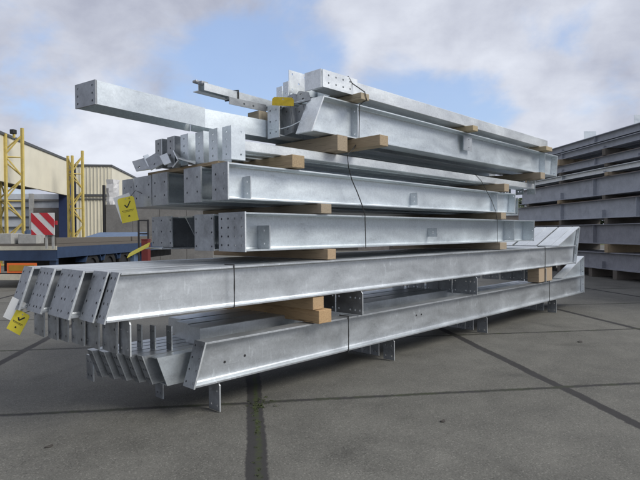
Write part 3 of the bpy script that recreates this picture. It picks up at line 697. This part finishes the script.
# flatbed trailer, rear end toward us at the left edge
AT = R(41)
M, o = oriented(57, 16, AT)
t = thing('flatbed_trailer', 'blue flatbed trailer with three axles and orange rear markers', 'trailer', o, None, AT)
bld('deck', MB().box(0, 12.5, .02, 2.55, 1.2, 1.33), PLANK, t, M)
bld('deck_edge', MB().box(-.04, -.003, -.0, 2.55, 1.15, 1.27), CREAMB, t, M)
bld('side_rail', MB().box(0, 12.5, 0, .018, .9, 1.24), BLUE, t, M)
bld('rear_beam', MB().box(-.03, .1, .02, 2.55, .83, 1.145), BLUE, t, M)
bld('bumper', MB().box(-.06, .02, .7, 2.5, .24, .42), CREAMB, t, M, .01)
bld('chassis', MB().box(.12, 12.4, .8, 1.75, .5, 1.19), BLACK, t, M)
for y0, y1 in ((.62,1.55),(1.75,2.5)):
    mk = bld('rear_marker', MB().box(-.05, -.035, y0, y1, .46, .76), ORNG, t, M)
    bld('marker_centre', MB().box(-.06, -.051, y0+.07, y1-.07, .52, .70), AMBR, mk, M)
bld('underrun', MB().box(-.02, .06, .5, 2.5, .43, .455), BLACK, t, M)
for i in range(3):
    x = 2.35+1.31*i
    for side in (0, 1):
        y0, y1 = (.06, .36) if side == 0 else (2.2, 2.5)
        mb = MB(); pr = []
        prof = [(.30,y0+.02),(.46,y0),(.5,y0+.04),(.5,y1-.04),(.46,y1),(.30,y1-.02)]
        K = 28
        for q in range(K):
            a = 2*math.pi*q/K; pr.append([Vector((x+r_*math.cos(a), yy_, .5+r_*math.sin(a))) for r_, yy_ in prof])
        vs = [v for g_ in pr for v in g_]; npf = len(prof); fs = []
        for q in range(K):
            for j in range(npf):
                a0 = q*npf+j; a1 = q*npf+(j+1) % npf; b0 = ((q+1) % K)*npf+j; b1 = ((q+1) % K)*npf+(j+1) % npf; fs.append((a0, a1, b1, b0))
        mb.add(vs, fs)
        wl = bld('wheel', mb, TYRE, t, M)
        bld('rim', MB().cyl((x, y0+.08, .5), (x, y1-.08, .5), .298, 20), BLACK, wl, M)
    mb = MB()
    arc = [(x+.62*math.cos(a), .5+.62*math.sin(a)) for a in [math.pi*(.1+.8*j/10) for j in range(11)]]
    inn = [(x+.58*math.cos(a), .5+.58*math.sin(a)) for a in [math.pi*(.1+.8*j/10) for j in range(11)]]
    loop = arc+inn[::-1]
    mb.rings([Vector((a, .03, b_)) for a, b_ in loop], [Vector((a, .4, b_)) for a, b_ in loop]); bld('mudguard', mb, BLUE, t, M)
for x in (.1, 6.8): bld('leg', MB().box(x, x+.14, .1, .3, .35 if x < 1 else 0, .9), BLUE, t, M)
# chevron board on posts
M2, o2 = oriented(43.5, 15.7, AT)
t = thing('warning_board', 'red and white striped warning board on two posts at the trailer rear', 'sign', (o2.x, o2.y, 1.33), None, AT)
bw = .7; z0 = zat(235, 43, 15.7); z1 = zat(213, 43, 15.7)
bld('board', MB().box(-.03, 0, -bw/2, bw/2, z0, z1), WHT, t, M2)
mb = MB(); H = z1-z0
import mathutils
def clip_band(c0, c1):
    poly = [(-bw/2,0),(bw/2,0),(bw/2,H),(-bw/2,H)]
    def cl(poly, f):
        out = []
        for i in range(len(poly)):
            a, b_ = poly[i], poly[(i+1) % len(poly)]; fa, fb = f(a), f(b_)
            if fa >= 0: out.append(a)
            if fa*fb < 0: q = fa/(fa-fb); out.append((a[0]+(b_[0]-a[0])*q, a[1]+(b_[1]-a[1])*q))
        return out
    g_ = lambda p_: p_[1]-p_[0]          # in the photo the stripes fall to the right: y is to the left here
    return cl(cl(poly, lambda p_: g_(p_)-c0), lambda p_: c1-g_(p_))
for c0, c1 in ((-.42,-.18),(.06,.33),(.55,.80)):
    po = clip_band(c0, c1)
    if len(po) >= 3: mb.rings([Vector((-.031, y_, z0+z_)) for y_, z_ in po], [Vector((-.036, y_, z0+z_)) for y_, z_ in po])
bld('stripes', mb, SIGNR, t, M2)
for y_ in (-.28, -.08): bld('post', MB().box(.002, .05, y_-.03, y_+.03, 1.2, z1-.05), CONC, t, M2)
bld('lamp', MB().box(-.02, .03, -bw/2-.07, -bw/2-.004, z0+.3, z0+.42), SIGNR, t, M2)
# goods on the trailer
for q, (x, y0, y1, h_) in enumerate(((.5,.95,1.55,.31),(.4,1.7,2.3,.33))):
    mb = MB().box(x, x+.6, y0, y1, 1.332, 1.332+h_); mb.v = [M @ v for v in mb.v]
    tag(build('concrete_block', mb, CONC, None, .015, loc=M @ Vector((x, y0, 1.332))), ['pale concrete block on the trailer deck beside the striped board', 'pale concrete block on the trailer deck at the frame edge'][q], 'block', 'pale blocks on the trailer deck')
for q in range(2):
    mb = MB().box(.15+q*5.6, 5.6+q*5.6, .1, .5, 1.332, 1.52); mb.v = [M @ v for v in mb.v]
    tag(build('timber_plank', mb, PLANK, None, .01, loc=M @ Vector((.15+q*5.6, .1, 1.332))), ['dark plank lying along the trailer deck edge, near one', 'dark plank lying along the trailer deck edge, far one'][q], 'plank', 'planks along the trailer deck')
# pale blue sloping cover behind it
M3, o3 = oriented(76, 22, R(-42))
c = thing('blue_container', 'pale blue sloping topped steel container behind the trailer', 'container', o3, None, R(-42))
mb = MB(); Lc = 2.35
mb.rings([Vector((0,0,.02)), Vector((0,2.2,.02)), Vector((.22,2.2,1.71)), Vector((.0,0,1.40))], [Vector((Lc,0,.02)), Vector((Lc,2.2,.02)), Vector((Lc,2.2,1.71)), Vector((Lc,0,1.40))])
bld('body', mb, BLUEL, c, M3); bld('rim', MB().box(-.03, Lc+.03, -.05, -.003, 1.27, 1.40), BLUE, c, M3)
p = at(29, 231, 20); mb = MB().box(p.x-.3, p.x+.3, p.y-.3, p.y+.3, 1.0, 1.78)
mb = MB(); 
for j in range(2): mb.cyl((p.x+.15, p.y, 0), (p.x+.15, p.y, 1.75), .3, 18) if j == 0 else mb.cyl((p.x+.15, p.y, 1.75), (p.x+.15, p.y, 1.79), .27, 18)
tag(build('blue_drum', mb, BLUEL, None, loc=(p.x+.15, p.y, 0)), 'blue drum peeping out left of the striped board', 'drum')
# red post and black frame near the stack's left end
p = at(146, 250, 13); M4 = Matrix.Translation((p.x, p.y, 0)) @ Matrix.Rotation(AT, 4, 'Z')
mb = MB().box(-.085, .085, -.085, .085, 0, 1.46); mb.box(-.17, .17, -.17, .17, 0, .02) ; mb.box(-.09, .09, -.09, .09, 1.461, 1.49); mb.v = [M4 @ v for v in mb.v]
tag(build('red_post', mb, REDP, None, .01, loc=(p.x, p.y, 0)), 'red steel post standing behind the left end of the stack', 'post')
p = at(143.5, 238, 13.6); M4 = Matrix.Translation((p.x, p.y, 0)) @ Matrix.Rotation(R(-45), 4, 'Z')
mb = MB()
for x in (-.14, .1): mb.box(x, x+.04, -.02, .02, 0, 1.98)
for zz in (1.25, 1.6, 1.94): mb.box(-.0995, .0995, -.015, .015, zz, zz+.035)
mb.v = [M4 @ v for v in mb.v]
tag(build('black_frame', mb, BLACK, None, loc=(p.x, p.y, 0)), 'narrow black steel frame behind the red post', 'frame')

# grass bank, and a tall hedge added to darken gaps in the right stack
def grass_mat():
    t = NT('verge_grass'); a = t.noise(1.2, None, 6, .7); b_ = t.noise(22, None, 4, .7)
    return t.set(t.mix(t.mapr(t.math('MULTIPLY_ADD', b_, .5, t.math('MULTIPLY', a, .5)), .35, .65, 0, 1), (.05,.065,.02), (.11,.12,.04)), .9)
GR = grass_mat()
mb = MB(); gx = at(420, 240, 62); gy = at(1150, 240, 62); dv = (gy-gx); dv.z = 0; nv = Vector((-dv.y, dv.x, 0)).normalized()
mb.rings([Vector((gx.x,gx.y,-.2)), Vector((gx.x,gx.y,-.2))+nv*12, Vector((gx.x,gx.y,1.0))+nv*12, Vector((gx.x,gx.y,.9))+nv*3], [Vector((gy.x,gy.y,-.2)), Vector((gy.x,gy.y,-.2))+nv*12, Vector((gy.x,gy.y,1.0))+nv*12, Vector((gy.x,gy.y,.9))+nv*3])
structure(build('grass_bank', mb, GR))
LEAF = paint('hedge_leaf', (.045,.065,.025), .7, .5, 0, 2)
mb = MB()
for i in range(11000):
    q = random.random(); p = Vector((gx.x, gx.y, 0))+dv*q+nv*random.uniform(5, 8); hmax = 5.6+.6*math.sin(q*37)+.5*math.sin(q*91)
    zz = random.uniform(.9, hmax); s = random.uniform(.3, .7); u = Vector((random.uniform(-1,1), random.uniform(-1,1), random.uniform(-.6,.6))).normalized(); v = u.orthogonal().normalized()
    b0 = Vector((p.x, p.y, zz)); mb.add([b0-u*s, b0+v*s*.45, b0+u*s, b0-v*s*.45], [(0,1,2,3)])
o = build('hedge', mb, LEAF); tag(o, 'dark green hedge on the grass bank beyond the right hand stack', 'hedge')

# weeds in the wide joint
mb = MB()
ja = Vector((math.cos(AW), math.sin(AW), 0)); jn = Vector((-math.sin(AW), math.cos(AW), 0))
for c_ in range(70):
    w_ = random.choice((random.gauss(4.98,.1), random.gauss(4.98,.14), random.uniform(3.2, 5.0))); u_ = -.07+random.gauss(0, .014)+(random.gauss(-.05,.06) if w_ > 4.85 else 0)
    c0 = ja*w_+jn*u_; big = random.uniform(.5, 1)*(1.0 if w_ > 4.8 else .6)
    for i in range(random.randint(6, 16)):
        p = c0+Vector((random.gauss(0,.008), random.gauss(0,.008), 0)); a = random.uniform(0, 6.28); l = random.uniform(.008,.024)*big; lean = random.uniform(.2,1.4)
        d_ = Vector((math.cos(a)*lean, math.sin(a)*lean, 1)).normalized(); s_ = Vector((-math.sin(a), math.cos(a), 0))*.0028*random.uniform(.6,1.5); dr = Vector((d_.x,d_.y,-.2))*l*.3
        mb.add([p-s_*.6, p+s_*.6, p+d_*l*.6+s_, p+d_*l*.6-s_, p+d_*l+dr], [(0,1,2,3),(3,2,4)])
o = build('weeds', mb, paint('weed_green', (.05,.065,.022), .8, .3)); o['kind'] = 'stuff'; o['label'] = 'small weeds and moss growing in the wide tarred joint'
# small litter on the slabs
for q, (px, py, lb) in enumerate(((49,447,'dark fallen leaf on the slab at the lower left'), (443,421.5,'dark scrap on the slab at the lower centre right'), (580,342,'small dark scrap on the slab right of the wide joint'))):
    r_ = FW+RT*((px-320)/FOC)-UP*((py-240)/FOC); p = CAM+r_*(-CAMH/r_.z)
    mb = MB(); K = 9; sc = .03 if q != 2 else .05
    ring = [Vector((p.x+sc*(1+.3*math.sin(3*k))*math.cos(2*math.pi*k/K), p.y+sc*.6*(1+.3*math.cos(2*k))*math.sin(2*math.pi*k/K), .003)) for k in range(K)]
    mb.rings(ring, [v+Vector((.003*math.sin(i_*2.), 0, .006+.004*math.sin(i_*1.7))) for i_, v in enumerate(ring)])
    tag(build('leaf_scrap', mb, DARKI, None, loc=(p.x, p.y, 0)), lb, 'scrap')

# ------------------------------------------------------------------ sky and light
SUN_EL, SUN_AZ = R(40), math.atan2(-.95, .35)        # direction TO the sun in world XY: behind the viewer, to the right
w = bpy.data.worlds.new('World'); S.world = w; w.use_nodes = True
nt = w.node_tree; bg = nt.nodes['Background']; bg.inputs['Strength'].default_value = .1
class WN(NT):
    def __init__(s): s.t = nt; s.co = nt.nodes.new('ShaderNodeTexCoord')
t = WN()
sky = t.n('ShaderNodeTexSky'); sky.sky_type = 'NISHITA'; sky.sun_disc = False; sky.sun_elevation = SUN_EL; sky.sun_rotation = math.pi/2-SUN_AZ
sky.air_density = 1.2; sky.dust_density = 1.0
gen = t.co.outputs['Generated']
sx = t.n('ShaderNodeSeparateXYZ'); t.l(gen, sx.inputs[0])
den = t.math('ADD', t.math('MAXIMUM', sx.outputs[2], 0), .5)
cv = t.n('ShaderNodeCombineXYZ'); t.l(t.math('DIVIDE', sx.outputs[0], den), cv.inputs[0]); t.l(t.math('DIVIDE', sx.outputs[1], den), cv.inputs[1])
c1 = t.noise(3.6, cv.outputs[0], 12, .58, .25)
c2 = t.noise(5.2, t.vmap((1,1,1), (0,0,1.1), cv.outputs[0]), 11, .58, .2)
c3 = t.noise(1.6, t.vmap((1,1,1), (0,0,2.3), cv.outputs[0]), 5, .5, .2)
def lobe(px, py, rad):              # soft region of sky round a direction
    d_ = (FW+RT*((px-320)/FOC)-UP*((py-240)/FOC)).normalized()
    vm = t.n('ShaderNodeVectorMath'); vm.operation = 'DOT_PRODUCT'; t.l(gen, vm.inputs[0]); vm.inputs[1].default_value = d_
    return t.mapr(vm.outputs['Value'], math.cos(R(rad)), 1, 0, 1, True)
gaps = None
for px, py, rad, wt in ((255,75,9,1.0),(300,50,7,.8),(200,100,6,.5),(455,118,6,.7),(395,95,6,.7),(480,110,5,.6),(40,72,7,.45),(290,12,6,.6),(140,75,6,.25),(555,12,5,.3),(95,95,7,.3)):
    g_ = t.math('MULTIPLY', lobe(px, py, rad), wt); gaps = g_ if gaps is None else t.math('MAXIMUM', gaps, g_)
bright = None
for px, py, rad, wt in ((115,135,7,.9),(80,165,6,.7),(600,80,9,.15),(560,122,6,.6),(440,20,8,.4),(330,20,7,.5),(500,90,6,.5),(170,190,8,.6),(20,20,6,.3)):
    g_ = t.math('MULTIPLY', lobe(px, py, rad), wt); bright = g_ if bright is None else t.math('MAXIMUM', bright, g_)
cover = t.math('ADD', t.mapr(c1, .3, .7, -.62, .62), 1.02)
cover = t.math('ADD', cover, t.math('MULTIPLY', gaps, -1.0))
cover = t.mapr(cover, .02, .9, .06, 1, True)
tone = t.math('ADD', t.mapr(c2, .3, .7, .0, .62), t.math('MULTIPLY_ADD', bright, .55, t.mapr(c3, .35, .65, -.2, .25)), clamp=True)
cloud = t.mix(tone, (3.2,3.4,4.2), (6.2,6.5,7.2))
blue = t.mix(1.0, sky.outputs[0], (1.25,1.35,1.55), 'MULTIPLY')
blue = t.mix(.55, blue, (3.2,4.1,6.0))
col = t.mix(cover, blue, cloud)
t.l(col, bg.inputs['Color'])
sl = bpy.data.lights.new('sun', 'SUN'); sl.energy = 2.2; sl.angle = R(28); sl.color = (1,.97,.92)
so = bpy.data.objects.new('sun', sl); COL.objects.link(so)
dirv = Vector((math.cos(SUN_AZ)*math.cos(SUN_EL), math.sin(SUN_AZ)*math.cos(SUN_EL), math.sin(SUN_EL)))
so.rotation_euler = (-dirv).to_track_quat('-Z', 'Y').to_euler(); so.location = (0, -10, 20)
S.view_settings.view_transform = 'Standard'; S.view_settings.look = 'None'; S.view_settings.gamma = 1; S.view_settings.exposure = .4; S.view_settings.use_curve_mapping = False
